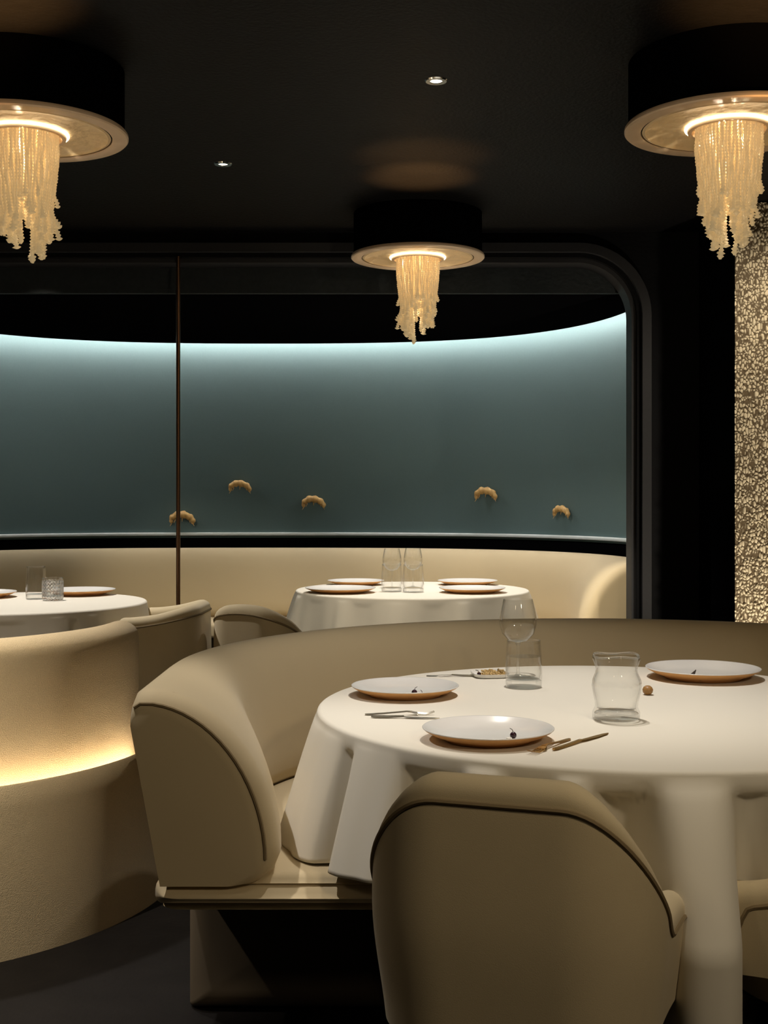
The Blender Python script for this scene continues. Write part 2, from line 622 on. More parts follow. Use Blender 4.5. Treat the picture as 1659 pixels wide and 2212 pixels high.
box('core', (PX0 + 0.004, PYF + 0.002, 0), (PX1, WY + 0.12, CEIL), M['black'], col)
spot('column_uplight', (1.80, 4.85, 0.03), (1.70, 5.62, 1.25), 70 * K, WARM, 95, 0.8, 0.02)
spot('column_downlight', (1.80, 4.80, 2.56), (1.70, 5.62, 1.3), 36 * K, WARM, 100, 0.8, 0.02)

# bronze pole in the opening
pole = thing('pole', 'slim bronze pole standing in the opening, left of the teal wall', 'pole', (-1.029, 6.25, 0))
lathe('shaft', [(0, 0.006), (0.0105, 0.006), (0.0105, 2.462), (0, 2.462)], M['bronze'], pole, 16)
lathe('foot_plate', [(0, 0), (0.045, 0), (0.045, 0.005), (0.012, 0.008), (0, 0.008)], M['bronze'], pole, 24)

# ------------------------------------------------------------------ banquettes
# near booth round the front table
BR = 1.19
fp = [(-BR, -0.39 + 0.39 * k / 8) for k in range(8)] + [(BR * math.cos(PI - PI * k / 72), BR * math.sin(PI - PI * k / 72)) for k in range(73)] + \
     [(BR, -0.39 * k / 8) for k in range(1, 9)]


def booth_T(i, n, end, mid):
    t = min(i, n - 1 - i)
    return mid + (end - mid) * (1 - smooth01(t / 17))


booth = thing('banquette', 'beige curved banquette wrapped around the front table, rounded arm at its left end', 'banquette', (0.65, 3.10, 0), 0, 'curved beige banquettes')
sec = lambda i, n: back_section(0.428, 0.845, booth_T(i, n, 0.315, 0.16), 1.9 + 0.5 * smooth01(min(i, n - 1 - i) / 17), 0.075)
sweep('backrest', fp, sec, M['upholstery'], booth, 0.05, anchor=True)
for e in (0, -1):
    lp = sec(0, len(fp))
    zb = min(z for _, z in lp)
    fd = 1 - 0.028 / max(d for d, _ in lp)
    fz = 1 - 0.028 / (max(z for _, z in lp) - zb)
    sx = -1 if e == 0 else 1
    pts = []
    for d, z in lp[9:-3]:
        pts.append((sx * (BR - d * fd), fp[e][1] - 0.0455, zb + (z - zb) * fz))
    tube('piping', pts, 0.0042, M['piping'], booth, 6)
sweep('seat_cushion', fp, lambda i, n: rrect(0.13, 0.575, 0.412, 0.446, 0.016), M['upholstery'], booth, 0.03)
sweep('seat_base', fp, lambda i, n: rrect(0.045, 0.585, 0.380, 0.430, 0.018), M['upholstery'], booth, 0.06)
sweep('metal_trim', fp, lambda i, n: rrect(0.062, 0.575, 0.372, 0.383, 0.004, 2), M['chrome'], booth, 0.045)
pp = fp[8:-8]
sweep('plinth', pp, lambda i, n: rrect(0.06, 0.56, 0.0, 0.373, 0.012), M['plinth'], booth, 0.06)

# left booth, seen from outside, with a lit ledge
lb = thing('banquette', 'beige round booth back at left with a glowing light strip above its woven skirt', 'banquette', (-1.60, 4.10, 0), 0, 'curved beige banquettes')


def arc(r, a0, a1, N=72):
    return [(r * math.cos(R(a0 + (a1 - a0) * k / N)), r * math.sin(R(a0 + (a1 - a0) * k / N))) for k in range(N + 1)]


# clockwise travel seen from above keeps inward on the right hand side
ap = arc(0.915, 358, 145)


def lb_back(i, n):
    lp = []
    for d, z in ((0.115, 0.30), (0.115, 0.45), (0.115, 0.60), (0.115, 0.75), (0.115, 0.80)):
        lp.append((d, z))
    for k in range(1, 13):
        a = PI - PI * k / 13
        lp.append((0.175 + 0.06 * math.cos(a), 0.803 + 0.052 * math.sin(a)))
    lp += [(0.235, 0.80), (0.245, 0.7), (0.255, 0.55), (0.26, 0.30)]
    return lp


sweep('backrest', ap, lb_back, M['weave'], lb, 0.04, sharp=60)
sweep('skirt', ap, lambda i, n: [(0.0, 0.0), (0.006, 0.1), (0.02, 0.25), (0.038, 0.40), (0.046, 0.458), (0.050, 0.464), (0.056, 0.460), (0.058, 0.40), (0.058, 0.0)], M['weave'], lb, 0.01, sharp=60)
ls = sweep('light_strip', ap[2:-2], lambda i, n: rrect(0.062, 0.106, 0.384, 0.396, 0.003, 2), M['led_warm'], lb, 0.004)
ls['label'] = 'warm glowing light strip'
sweep('ledge', ap, lambda i, n: rrect(0.058, 0.12, 0.36, 0.383, 0.004, 2), M['black'], lb, 0.005)
sweep('seat_cushion', ap, lambda i, n: rrect(0.26, 0.72, 0.36, 0.46, 0.03), M['upholstery'], lb, 0.03)

# far bench along the alcove wall
bp0 = superel(2.20, 1.99, 2.7, 120)
bp = [p for p in bp0 if p[1] > 6.62]
fb = thing('banquette', 'long curved beige bench along the teal alcove wall behind the far table', 'banquette', (0, 0, 0), 0, 'curved beige banquettes')
sec2 = lambda i, n: back_section(0.47, 0.926, booth_T(i, n, 0.36, 0.16), 2.0 + 0.6 * smooth01(min(i, n - 1 - i) / 17))
sweep('backrest', bp, sec2, M['upholstery'], fb, 0.05, side=-1, anchor=True)
sweep('seat_cushion', bp, lambda i, n: rrect(0.05, 0.60, 0.39, 0.478, 0.02), M['upholstery'], fb, 0.04, side=-1)
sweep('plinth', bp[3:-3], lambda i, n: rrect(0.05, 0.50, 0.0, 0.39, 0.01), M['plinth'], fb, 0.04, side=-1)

# ------------------------------------------------------------------ tables and cloths


def make_cloth(name, cx, cy, zt, rad, drop, folds, flare, label, seed=1, N=420):
    rnd = random.Random(seed)
    v = [(0, 0, 0)]
    rings = []
    prof_top = [rad * k / 8 for k in range(1, 9)]
    # spread over the edge, then down
    T = 30

    def lobes(ph):
        s = 0
        for c, wd, am in folds:
            dphi = (ph - c + 180) % 360 - 180
            s += am * math.exp(-abs(dphi / wd) ** 2.8)
        return s
    for rr in prof_top[:-1] + [rad - 0.012]:
        ring = []
        for k in range(N):
            a = 2 * PI * k / N
            ring.append(len(v))
            v.append((rr * math.cos(a), rr * math.sin(a), 0))
        rings.append(ring)
    for j in range(5):
        b = PI / 2 * (j + 1) / 5
        ring = []
        for k in range(N):
            a = 2 * PI * k / N
            r2 = rad - 0.012 + 0.012 * math.sin(b)
            ring.append(len(v))
            v.append((r2 * math.cos(a), r2 * math.sin(a), -0.012 * (1 - math.cos(b))))
        rings.append(ring)
    for j in range(1, T + 1):
        t = j / T
        ring = []
        for k in range(N):
            deg = 360 * k / N
            a = R(deg)
            L = drop(deg)
            zz = -0.012 - L * t
            u = min(1.0, L * t / 0.28)
            g = lobes(deg)
            r2 = rad + flare * u + g * (u ** 0.6)
            r2 = max(r2, rad + 0.001 - 0.085 * smooth01((L * t - 0.022) / 0.05))
            ring.append(len(v))
            v.append((r2 * math.cos(a), r2 * math.sin(a), zz))
        rings.append(ring)
    f = []
    for k in range(N):
        f.append((0, rings[0][k], rings[0][(k + 1) % N]))
    for A, B in zip(rings, rings[1:]):
        for k in range(N):
            f.append((A[k], B[k], B[(k + 1) % N], A[(k + 1) % N]))
    o = obj(name, v, f, M['cloth'], sharp=80, loc=(cx, cy, zt))
    md = o.modifiers.new('thickness', 'SOLIDIFY')
    md.thickness = 0.0022
    md.offset = -1
    tag(o, label, 'tablecloth', 'white tablecloths')
    return o


def make_table(cx, cy, zt, rad, label):
    t = thing('round_table', label, 'table', (cx, cy, 0), 0, 'round pedestal tables')
    z = zt - 0.0022
    lathe('tabletop', [(0, z), (rad - 0.012, z), (rad - 0.006, z - 0.003), (rad - 0.004, z - 0.012), (rad - 0.012, z - 0.03), (0, z - 0.03)], M['leg'], t, 72)
    lathe('pedestal', [(0, z - 0.03), (0.12, z - 0.03), (0.05, z - 0.06), (0.04, 0.06), (0.26, 0.02), (0.28, 0), (0, 0)], M['leg'], t, 32)
    return t


TZ = 0.74
make_table(0.584, 3.10, TZ, 0.748, 'round front table hidden under its white cloth')


def drop_main(d):
    c = (d - 276 + 180) % 360 - 180
    L = max(0.24, 0.255 + 0.028 * math.cos(R(2 * (d - 184))))
    L += 0.36 * smooth01((d - 258) / 7) * (1 - smooth01((d - 272.5) / 5.5))
    return L


folds_main = [(189, 10, 0.03), (202, 4.0, 0.02), (208.5, 1.9, -0.075), (214, 4.0, 0.02), (222, 3.5, 0.01), (229.5, 5.2, -0.15), (239, 4.2, 0.07), (246, 3.4, -0.14), (252.5, 3.4, 0.06), (260, 4.2, -0.17),
              (269.5, 5.2, 0.10), (279, 3.6, -0.12), (288, 5, 0.06), (304, 6, -0.03), (318, 6, 0.04), (335, 8, -0.02), (0, 8, 0.02), (30, 8, 0.03), (60, 8, 0.02), (95, 9, 0.03), (130, 9, 0.02), (160, 8, 0.02)]
make_cloth('tablecloth', 0.584, 3.10, TZ, 0.75, drop_main, folds_main, 0.065, 'white linen tablecloth draped over the front table inside the banquette')

FZ = 0.745
make_table(0.157, 6.97, FZ, 0.648, 'round far table in the alcove under its white cloth')
folds_far = [(185, 5, 0.03), (200, 5, 0.05), (218, 7, -0.03), (236, 4, 0.03), (246, 6, -0.035), (262, 5, 0.03), (278, 6, -0.035), (292, 4, 0.035), (306, 7, -0.02), (325, 7, 0.03),
             (350, 8, 0.03), (20, 8, 0.02), (60, 8, 0.03), (110, 8, 0.02), (150, 7, 0.02)]
make_cloth('tablecloth', 0.157, 6.97, FZ, 0.65, lambda d: 0.285 - 0.065 * math.sin(R(d)) + 0.03 * math.cos(R(4 * d)), folds_far, 0.06, 'white tablecloth on the far table below the teal alcove wall', 2)

LZ = 0.79
make_table(-1.667, 5.58, LZ, 0.598, 'round left table under its white cloth behind the booth')
folds_left = [(285, 7, -0.03), (304, 5, 0.03), (311, 1.6, -0.05), (319, 5, 0.03), (335, 6, 0.02), (0, 8, 0.02), (40, 8, 0.02), (90, 8, 0.02), (140, 8, 0.02), (190, 8, 0.02), (240, 8, 0.02)]
make_cloth('tablecloth', -1.667, 5.58, LZ, 0.60, lambda d: 0.295, folds_left, 0.03, 'white tablecloth on the left table holding two glasses', 3)

# ------------------------------------------------------------------ dining chairs
CH_W, CH_B, CH_R = 0.245, -0.25, 0.15


def chair_plan(s):
    """outer plan point and outward normal at arc length s from the middle of the back (s>0 is the sitter's right)"""
    sg = 1 if s >= 0 else -1
    s = abs(s)
    f1 = CH_W - CH_R
    f2 = f1 + CH_R * PI / 2
    if s < f1:
        p, n_ = (s, CH_B), (0, -1)
    elif s < f2:
        a = (s - f1) / CH_R
        p = (f1 + CH_R * math.sin(a), CH_B + CH_R - CH_R * math.cos(a))
        n_ = (math.sin(a), -math.cos(a))
    else:
        q = s - f2
        p = (CH_W + 0.30 * q * q, CH_B + CH_R + q)
        n_ = Vector((1, -0.60 * q)).normalized()
    return (sg * p[0], p[1]), (sg * n_[0], n_[1])


S_END = 0.62
CH_KIND = 'wing'


def chair_h(s):
    s = abs(s)
    if CH_KIND == 'barrel':
        return 0.80 - 0.045 * smooth01((s - 0.12) / 0.34)
    if CH_KIND == 'round':
        return 0.80 - 0.24 * min(1, (s / 0.50) ** 2.3)
    h = 0.806 - 0.256 * smooth01((s - 0.10) / 0.33)
    return h - 0.02 * smooth01((s - 0.50) / 0.12)


def taper(z):
    return 0.92 + 0.08 * smooth01((z - 0.33) / 0.26)


def make_chair(label):
    t = thing('dining_chair', label, 'chair', (0, 0, 0), 0, 'beige tub dining chairs')
    th = 0.066
    zb = 0.36
    secs = []
    S = [(-S_END - 0.0275 * math.cos(PI / 2 * k / 5), math.sin(PI / 2 * k / 5)) for k in range(0, 5)]
    S = [(s, max(0.05, q)) for s, q in S]
    mid = [(-S_END + 2 * S_END * k / 90, 1.0) for k in range(91)]
    S = S + mid + [(-s, q) for s, q in reversed(S)]
    for s, q in S:
        (x, y), (nx, ny) = chair_plan(s)
        H = chair_h(s)
        r = th / 2 * q
        c = th / 2
        loop = []
        zr = H - th / 2 - (1 - q) * 0.02
        zlo = zb + (1 - q) * 0.02
        for k in range(12):
            z = zlo + (zr - zlo) * k / 11
            loop.append((c - r, z, 0.004 * math.sin(PI * k / 11)))
        for k in range(1, 9):
            a = PI - PI * k / 9
            loop.append((c + r * math.cos(a), zr + (th / 2) * math.sin(a) * (0.5 + 0.5 * q), 0))
        for k in range(8):
            z = zr + (zlo - zr) * k / 7
            loop.append((c + r, z, 0))
        ring = []
        for d, z, bulge in loop:
            kk = taper(z)
            px, py = x - nx * (d - bulge), y - ny * (d - bulge)
            ring.append((px * kk, py * kk, z))
        secs.append(ring)
    m_ = len(secs[0])
    v = [p for q in secs for p in q]
    f = grid_faces(len(secs), m_, False, True) + [tuple(range(m_)), tuple((len(secs) - 1) * m_ + k for k in range(m_))]
    obj('backrest', v, f, M['chairfab'], t, sharp=80)
    pts = []
    Ns = 100
    for k in range(Ns + 1):
        s = -S_END + 0.0 + 2 * (S_END) * k / Ns
        (x, y), (nx, ny) = chair_plan(s)
        dn = 0.040
        z = chair_h(s) - dn
        if abs(s) > S_END - 0.03:
            z -= 0.05 * ((abs(s) - S_END + 0.03) / 0.03) ** 1.5
        kk = taper(z)
        pts.append(((x + nx * 0.0015) * kk, (y + ny * 0.0015) * kk, z))
    tube('piping', pts, 0.0045, M['piping'], t, 6)
    # seat cushion: rounded slab inside the shell

    def slab(name, w, y0, y1, z0, z1, r, crown, material, shrink=1.0):
        rings = []
        N = 64
        prof = [(0.0, z0)] + [(1 - r / w * (1 - math.sin(a)), z0 + r * (1 - math.cos(a))) for a in [PI / 2 * k / 5 for k in range(6)]]
        prof2 = [(1 - r / w * (1 - math.cos(a)), z1 - r + r * math.sin(a)) for a in [PI / 2 * k / 5 for k in range(6)]]
        top = [(0.7, z1 + crown * 0.6), (0.4, z1 + crown * 0.9), (0.001, z1 + crown)]
        vv = []
        for fr, z in prof[1:] + prof2 + top:
            zz = (z - z0) / (z1 - z0)
            sh = shrink + (1 - shrink) * min(1, zz)
            for k in range(N):
                a = 2 * PI * k / N
                c, s_ = math.cos(a), math.sin(a)
                ex = 2 / 3.2
                x = w * fr * sh * math.copysign(abs(c) ** ex, c)
                y = (y0 + y1) / 2 + (y1 - y0) / 2 * fr * sh * math.copysign(abs(s_) ** ex, s_)
                vv.append((x, y, z))
        nr = len(vv) // N
        ff = grid_faces(nr, N, False, True) + [tuple(range(N)), tuple((nr - 1) * N + k for k in range(N))]
        return obj(name, vv, ff, material, t, sharp=70)
    slab('seat_cushion', 0.175, -0.175, 0.285, 0.40, 0.47, 0.03, 0.012, M['chairfab'])
    slab('seat_shell', 0.222, -0.215, 0.29, 0.27, 0.395, 0.045, 0.0, M['chairfab'], 0.80)
    for sx in (-1, 1):
        for y in (-0.13, 0.19):
            tube('leg', [(sx * 0.13, y, 0.28), (sx * 0.16, y * 1.15, 0.0)], [0.017, 0.010], M['leg'], t, 12)
    return t


chair = make_chair('beige tub chair seen from behind, nearest, pushed up to the front table')
chair.location = (0.262, 2.23, 0)
chair.rotation_euler = (0, 0, R(-19))
chair.scale = (1.03, 1.03, 1.0)
dup(chair, (0.96, 2.47, 0), R(58), 'beige tub chair at the right edge, only its lower side showing past the tablecloth')
CH_KIND = 'round'
rounded = make_chair('round-backed beige chair between the left tub chair and the far table')
rounded.location = (-0.49, 5.52, 0)
rounded.rotation_euler = (0, 0, R(-30))
rounded.scale = (0.86, 0.95, 1.0)
CH_KIND = 'barrel'
S_END = 0.46
barrel = make_chair('level-topped beige tub chair drawn up to the left table, in front of the bronze pole')
barrel.location = (-1.04, 5.46, 0)
barrel.rotation_euler = (0, 0, R(88))
barrel.scale = (1.12, 1.05, 1.0)

# ------------------------------------------------------------------ chandeliers
LAMP_Z = 2.379
LR = 0.312


def fringe_mesh(seed):
    rnd = random.Random(seed)
    v, f = [], []
    tufts = [(2 * PI * (k + rnd.uniform(-0.25, 0.25)) / 11, rnd.uniform(0.27, 0.405), rnd.uniform(-0.008, 0.022)) for k in range(11)]
    for nring, r0 in ((64, 0.096), (48, 0.080), (34, 0.062), (20, 0.042)):
        for k in range(nring):
            ph = 2 * PI * (k + 0.5 * rnd.random()) / nring
            best = min(tufts, key=lambda q: abs((q[0] - ph + PI) % (2 * PI) - PI))
            dph = (best[0] - ph + PI) % (2 * PI) - PI
            L = best[1] - 0.16 * abs(dph) / 0.30 * rnd.uniform(0.3, 1.0) + rnd.uniform(-0.03, 0.02)
            L = max(0.22, L)
            if r0 < 0.07:
                L += 0.03
            base = 0.0047
            nb = int(L / 0.0048)
            path, rad = [], []
            wob = rnd.uniform(0, 6)
            rnd_tip = rnd.uniform(-0.6, 1.2)
            for j in range(nb + 1):
                t = j / nb * L / 0.40
                z = 0.028 - 0.0048 * j
                pull = smooth01((t - 0.48) / 0.45)
                a = ph + dph * 0.72 * pull + 0.02 * math.sin(wob + 14 * t)
                rr = r0 * (1 + 0.03 * math.sin(3 * t)) - 0.26 * r0 * smooth01((t - 0.1) / 0.7) + best[2] * smooth01((t - 0.55) / 0.3) + 0.012 * smooth01((j - nb + 12) / 12) * rnd_tip
                rr += 0.0016 * math.sin(wob * 3 + 30 * t)
                path.append((rr * math.cos(a), rr * math.sin(a), z))
                big = 1 + 0.5 * smooth01((t - 0.45) / 0.4) + 0.7 * smooth01((j - nb + 7) / 4) * (0.4 + rnd.random())
                rad.append(base * big * ((1.2 if j % 2 else 0.58) + rnd.uniform(-0.12, 0.12)))
            rad[-1] = base * 0.9
            vv, ff = tube_data(path, rad, 5, len(v))
            v += vv
            f += ff
    return v, f


def make_lamp(label):
    t = thing('chandelier', label, 'chandelier', (0, 0, LAMP_Z), 0, 'gold disc chandeliers with bead fringe')
    lathe('drum', [(0, CEIL - LAMP_Z), (LR - 0.012, CEIL - LAMP_Z), (LR - 0.012, 0.012), (0, 0.012)], M['drum'], t, 96)
    lathe('rim', [(0.262, 0.0115), (0.262, -0.003), (0.266, -0.006), (LR - 0.004, -0.006), (LR, -0.002), (LR, 0.006), (LR - 0.004, 0.0115)], M['brass'], t, 120)
    prof = [(0.258, -0.002), (0.250, -0.004), (0.244, 0.0)]
    for k in range(1, 15):
        q = k / 14
        prof.append((0.244 - 0.124 * q, -0.0 + 0.009 * math.sin(PI * q)))
    prof += [(0.118, 0.006), (0.02, 0.0105)]
    lathe('dish', prof, M['gold'], t, 120)
    lathe('fringe_ring', [(0.122, 0.004), (0.124, -0.006), (0.122, -0.012), (0.110, -0.012), (0.106, -0.004), (0.106, 0.004)], M['brass'], t, 72)
    lr_ = [(0.1285 * math.cos(2 * PI * k / 72), 0.1285 * math.sin(2 * PI * k / 72), -0.001) for k in range(72)]
    tube('fill_glow_ring', lr_, 0.0035, M['ring'], t, 8, True)  # ring around the fringe top, its glow added to light the dish
    v, f = fringe_mesh(7)
    v = [(x, y, z - 0.022) for x, y, z in v]
    fr = obj('bead_fringe', v, f, M['beads'], t, sharp=180)
    fr['kind'] = 'stuff'
    lathe('bulb', [(0, -0.012), (0.016, -0.012), (0.024, -0.04), (0.022, -0.058), (0, -0.068)], M['bulb'], t, 24)
    return t


LAMP_P = 17
lamp = make_lamp('small looking gold disc chandelier with bead fringe in front of the alcove opening')
lamp.location = (0.158, 5.85, LAMP_Z)
dup(lamp, (1.046, 3.79, LAMP_Z), R(70), 'gold disc chandelier with bead fringe hanging near the pebble column')
dup(lamp, (-1.107, 3.86, LAMP_Z), R(200), 'gold disc chandelier with bead fringe over the glowing round booth')
for (x, y) in ((0.158, 5.85), (1.046, 3.79), (-1.107, 3.86)):
    point('chandelier_or_fill', (x, y, LAMP_Z - 0.042), LAMP_P * K, WARM, 0.02)

# ------------------------------------------------------------------ downlights


def make_down(label):
    t = thing('ceiling_downlight', label, 'downlight', (0, 0, CEIL), 0, 'recessed ceiling downlights')
    lathe('trim_ring', [(0.018, 0.0), (0.020, -0.004), (0.033, -0.004), (0.0365, 0.0)], M['chrome'], t, 32)
    lathe('lens', [(0, -0.0015), (0.018, -0.0015), (0.018, 0.0), (0, 0.0)], M['lens'], t, 32)
    return t


dl = make_down('lit round downlight in the dark ceiling in front of the middle chandelier')
dl.location = (0.166, 3.977, CEIL)
d2 = dup(dl, (-0.64, 4.969, CEIL), 0, 'dim small downlight in the ceiling, further back than the lit one')
for c in d2.children:
    if c.name.startswith('lens'):
        c.data = c.data.copy()
        c.data.materials[0] = M['lens_dim']

# ------------------------------------------------------------------ plates


def make_plate(label, group):
    t = thing('plate', label, 'plate', (0, 0, 0), 0, group)
    lathe('glazed_face', [(0, 0.0085), (0.085, 0.009), (0.105, 0.013), (0.128, 0.0225), (0.136, 0.0268), (0.1392, 0.0278), (0.1405, 0.0268), (0.1402, 0.0255)], M['glaze'], t, 72, sharp=80)
    lathe('clay_underside', [(0.1402, 0.0257), (0.136, 0.022), (0.118, 0.0125), (0.098, 0.006), (0.092, 0.0005), (0.088, 0.0), (0.084, 0.003), (0, 0.003)], M['clay'], t, 72, sharp=80)
    return t


gp = 'plates on the front table'
plate = make_plate('stoneware plate nearest the tub chair, one dark berry on it', gp)
plate.location = (0.222, 2.665, TZ)
dup(plate, (0.055, 3.265, TZ), 1.0, 'stoneware plate at the left edge of the front table, a berry pair on it')
dup(plate, (0.912, 3.575, TZ), 2.0, 'wide stoneware plate with a dark twig on the front table, beside the wavy jar', 1.15)
g2 = 'plates on the far table'
for (x, y, s_, lb_) in ((-0.235, 6.74, 1.36, 'plate on the far table, left front of the glasses'), (0.475, 6.74, 1.28, 'plate on the far table, right front of the glasses'),
                        (-0.165, 7.33, 1.18, 'plate on the far table, left and further back by the bench'), (0.49, 7.33, 1.25, 'plate on the far table, right and further back by the bench')):
    q = dup(plate, (x, y, FZ), x, lb_, (s_, s_, 1.0))
    q['group'] = g2
q = dup(plate, (-1.46, 6.0, LZ), 0.3, 'plate on the left table behind the two glasses', (1.2, 1.2, 1.0))
q['group'] = 'plates on the left table'
q = dup(plate, (-1.89, 5.84, LZ), 0.3, 'greyish plate on the left table cut off by the frame edge', (1.2, 1.2, 1.0))
q['group'] = 'plates on the left table'

# garnish


def berry(label, loc, s=1.0):
    t = thing('berry', label, 'berry', loc, random.random() * 3, 'dark berries on the plates')
    r = 0.0075 * s
    lathe('fruit', [(0, 0)] + [(r * math.sin(PI * k / 10), r - r * math.cos(PI * k / 10)) for k in range(1, 10)] + [(r * 0.2, 2 * r - 0.0006), (0, 2 * r - 0.001)], M['berry'], t, 20)
    tube('stem', [(0, 0, 2 * r - 0.001), (0.003, 0.001, 2 * r + 0.004), (0.010, 0.003, 2 * r + 0.006)], 0.0008, M['twig'], t, 6)
    return t


berry('single dark berry on the plate nearest the tub chair', (0.272, 2.630, TZ + 0.009), 0.95)
berry('larger dark berry on the left edge plate of the front table', (0.078, 3.205, TZ + 0.009), 1.0)
berry('smaller dark berry right of the large one on the left edge plate', (0.098, 3.192, TZ + 0.009), 0.55)
for i, (x, y, z, l_) in enumerate(((0.262, 2.618, TZ + 0.009, 'tiny cream petal beside the single berry'), (0.066, 3.198, TZ + 0.009, 'tiny cream petal beside the berry pair'))):
    o = lathe('petal', [(0, 0), (0.004, 0.0005), (0.0065, 0.003), (0.006, 0.0042), (0.003, 0.0025), (0, 0.002)], M['cream'], None, 16, (x, y, z))
    tag(o, l_, 'petal', 'cream petals on the plates')


def rod(name, pts, rad, material, label, cat, group=None):
    o = tube(name, pts, rad, material, None, 8)
    return tag(o, label, cat, group)


zz = TZ + 0.013
o = rod('twig', [(0.853, 3.488, zz), (0.868, 3.518, zz + 0.003), (0.892, 3.575, zz + 0.010)], [0.002, 0.0062, 0.0012], M['twig'], 'dark pointed twig lying on the wide plate', 'twig', 'twigs on the wide plate')
o = rod('twig', [(0.853, 3.480, zz + 0.002), (0.875, 3.462, zz - 0.001), (0.897, 3.445, zz + 0.002)], [0.0025, 0.004, 0.0012], M['nut'], 'thin brown twig crossing under the dark one on the wide plate', 'twig', 'twigs on the wide plate')

# ------------------------------------------------------------------ cutlery


def flat_strip(pts, widths, thick, rise=None):
    v, f = [], []
    n = len(pts)
    for i, (x, z) in enumerate(pts):
        w_ = widths[i] / 2
        v += [(x, -w_, z), (x, w_, z), (x, w_ * 0.8, z + thick), (x, -w_ * 0.8, z + thick)]
    f = grid_faces(n, 4, False, True) + [(0, 1, 2, 3), tuple((n - 1) * 4 + k for k in range(4))]
    return v, f


def make_knife(label, loc, rz, material, length=0.20):
    t = thing('table_knife', label, 'knife', loc, rz, 'cutlery on the front table')
    L = length
    v, f = flat_strip([(0, 0.0015), (0.01, 0.001), (L * 0.25, 0.001), (L * 0.48, 0.003)], [0.006, 0.011, 0.010, 0.007], 0.004)
    obj('handle', v, f, material, t, sharp=30)
    v, f = flat_strip([(L * 0.47, 0.003), (L * 0.52, 0.002), (L * 0.75, 0.0005), (L * 0.93, 0.0), (L, 0.0)], [0.007, 0.013, 0.017, 0.013, 0.002], 0.002)
    obj('blade', v, f, material, t, sharp=30)
    return t


def make_fork(label, loc, rz, material, length=0.18):
    t = thing('table_fork', label, 'fork', loc, rz, 'cutlery on the front table')
    L = length
    v, f = flat_strip([(0, 0.0005), (0.008, 0.0005), (L * 0.3, 0.003), (L * 0.6, 0.007), (L * 0.68, 0.006)], [0.006, 0.011, 0.007, 0.005, 0.014], 0.003)
    obj('handle', v, f, material, t, sharp=30)
    hv, hf = flat_strip([(L * 0.67, 0.006), (L * 0.72, 0.004), (L * 0.76, 0.003)], [0.013, 0.021, 0.021], 0.0025)
    obj('head', hv, hf, material, t, sharp=30)
    for k in range(4):
        y = -0.0085 + 0.00567 * k
        tube('tine', [(L * 0.755, y, 0.004), (L * 0.88, y, 0.002), (L, y, 0.008)], [0.0016, 0.0015, 0.0007], material, t, 6)
    return t


cz = TZ + 0.0006
make_knife('slim silver knife left of the nearest plate', (-0.030, 2.925, cz), R(-4), M['silver'], 0.16)
make_fork('silver fork just behind the silver knife, left of the nearest plate', (-0.045, 2.962, cz), R(2), M['silver'], 0.165)
make_fork('gold fork right of the nearest plate', (0.395, 2.66, cz), R(180 + 57), M['goldware'], 0.185)
make_knife('gold knife crossing beyond the gold fork, pointing away from the tub chair', (0.345, 2.545, cz), R(52), M['goldware'], 0.235)
make_knife('slim knife leading from the left edge plate to the crumb dish', (0.262, 3.60, cz), R(176), M['silver'], 0.14)

# crumb dish
dish = thing('crumb_dish', 'small white dish of golden crumbs beside the tumbler', 'dish', (0.305, 3.61, TZ), R(8))
bx = []
for (w_, d_, z) in ((0.040, 0.045, 0.0), (0.048, 0.053, 0.002), (0.052, 0.057, 0.012), (0.050, 0.055, 0.012), (0.046, 0.051, 0.0045), (0.02, 0.02, 0.004)):
    for k in range(32):
        a = 2 * PI * k / 32
        c, s_ = math.cos(a), math.sin(a)
        bx.append((w_ * math.copysign(abs(c) ** 0.5, c), d_ * math.copysign(abs(s_) ** 0.5, s_), z))
obj('tray', bx, grid_faces(6, 32, False, True) + [tuple(range(32)), tuple(160 + k for k in range(32))], M['porcelain'], dish)
rnd = random.Random(4)
v, f = [], []
for k in range(170):
    x, y = rnd.uniform(-0.038, 0.044), rnd.uniform(-0.044, 0.044)
    if x < -0.015 and y > -0.01:
        continue
    r = rnd.uniform(0.002, 0.0042)
    z = 0.0045 + r * 0.8 + rnd.uniform(0, 0.006)
    vv, ff = lathe_data([(0, -r), (r * 0.8, -r * 0.6), (r, 0), (r * 0.7, r * 0.7), (0, r)], 6, len(v))
    v += [(a + x, b + y, c + z) for a, b, c in vv]
    f += ff
cr = obj('crumbs', v, f, M['grain'], dish)
cr['kind'] = 'stuff'
berry('dark berry in the corner of the crumb dish', (0.272, 3.575, TZ + 0.005), 0.8)

# nut behind the wavy jar
v, f = lathe_data([(0, -0.0125)] + [((0.0125 + 0.0006 * math.sin(9 * k)) * math.sin(PI * k / 14), -0.0125 * math.cos(PI * k / 14)) for k in range(1, 14)] + [(0, 0.0125)], 24)
o = obj('nut', [(x * 1.1, y * 1.2, z) for x, y, z in v], f, M['nut'], None, loc=(0.690, 3.27, TZ + 0.0125))
tag(o, 'round brown nut on the tablecloth just behind the wavy jar', 'nut')

# ------------------------------------------------------------------ glassware


def shell_prof(outer_, wall, floor_):
    """outer profile bottom->top, then back down the inside to a floor"""
    inner = [(max(0.001, r - wall), z) for r, z in reversed(outer_) if z > floor_ + 0.002]
    return [(0, outer_[0][1])] + outer_ + inner + [(inner[-1][0] * 0.9, floor_), (0, floor_)]


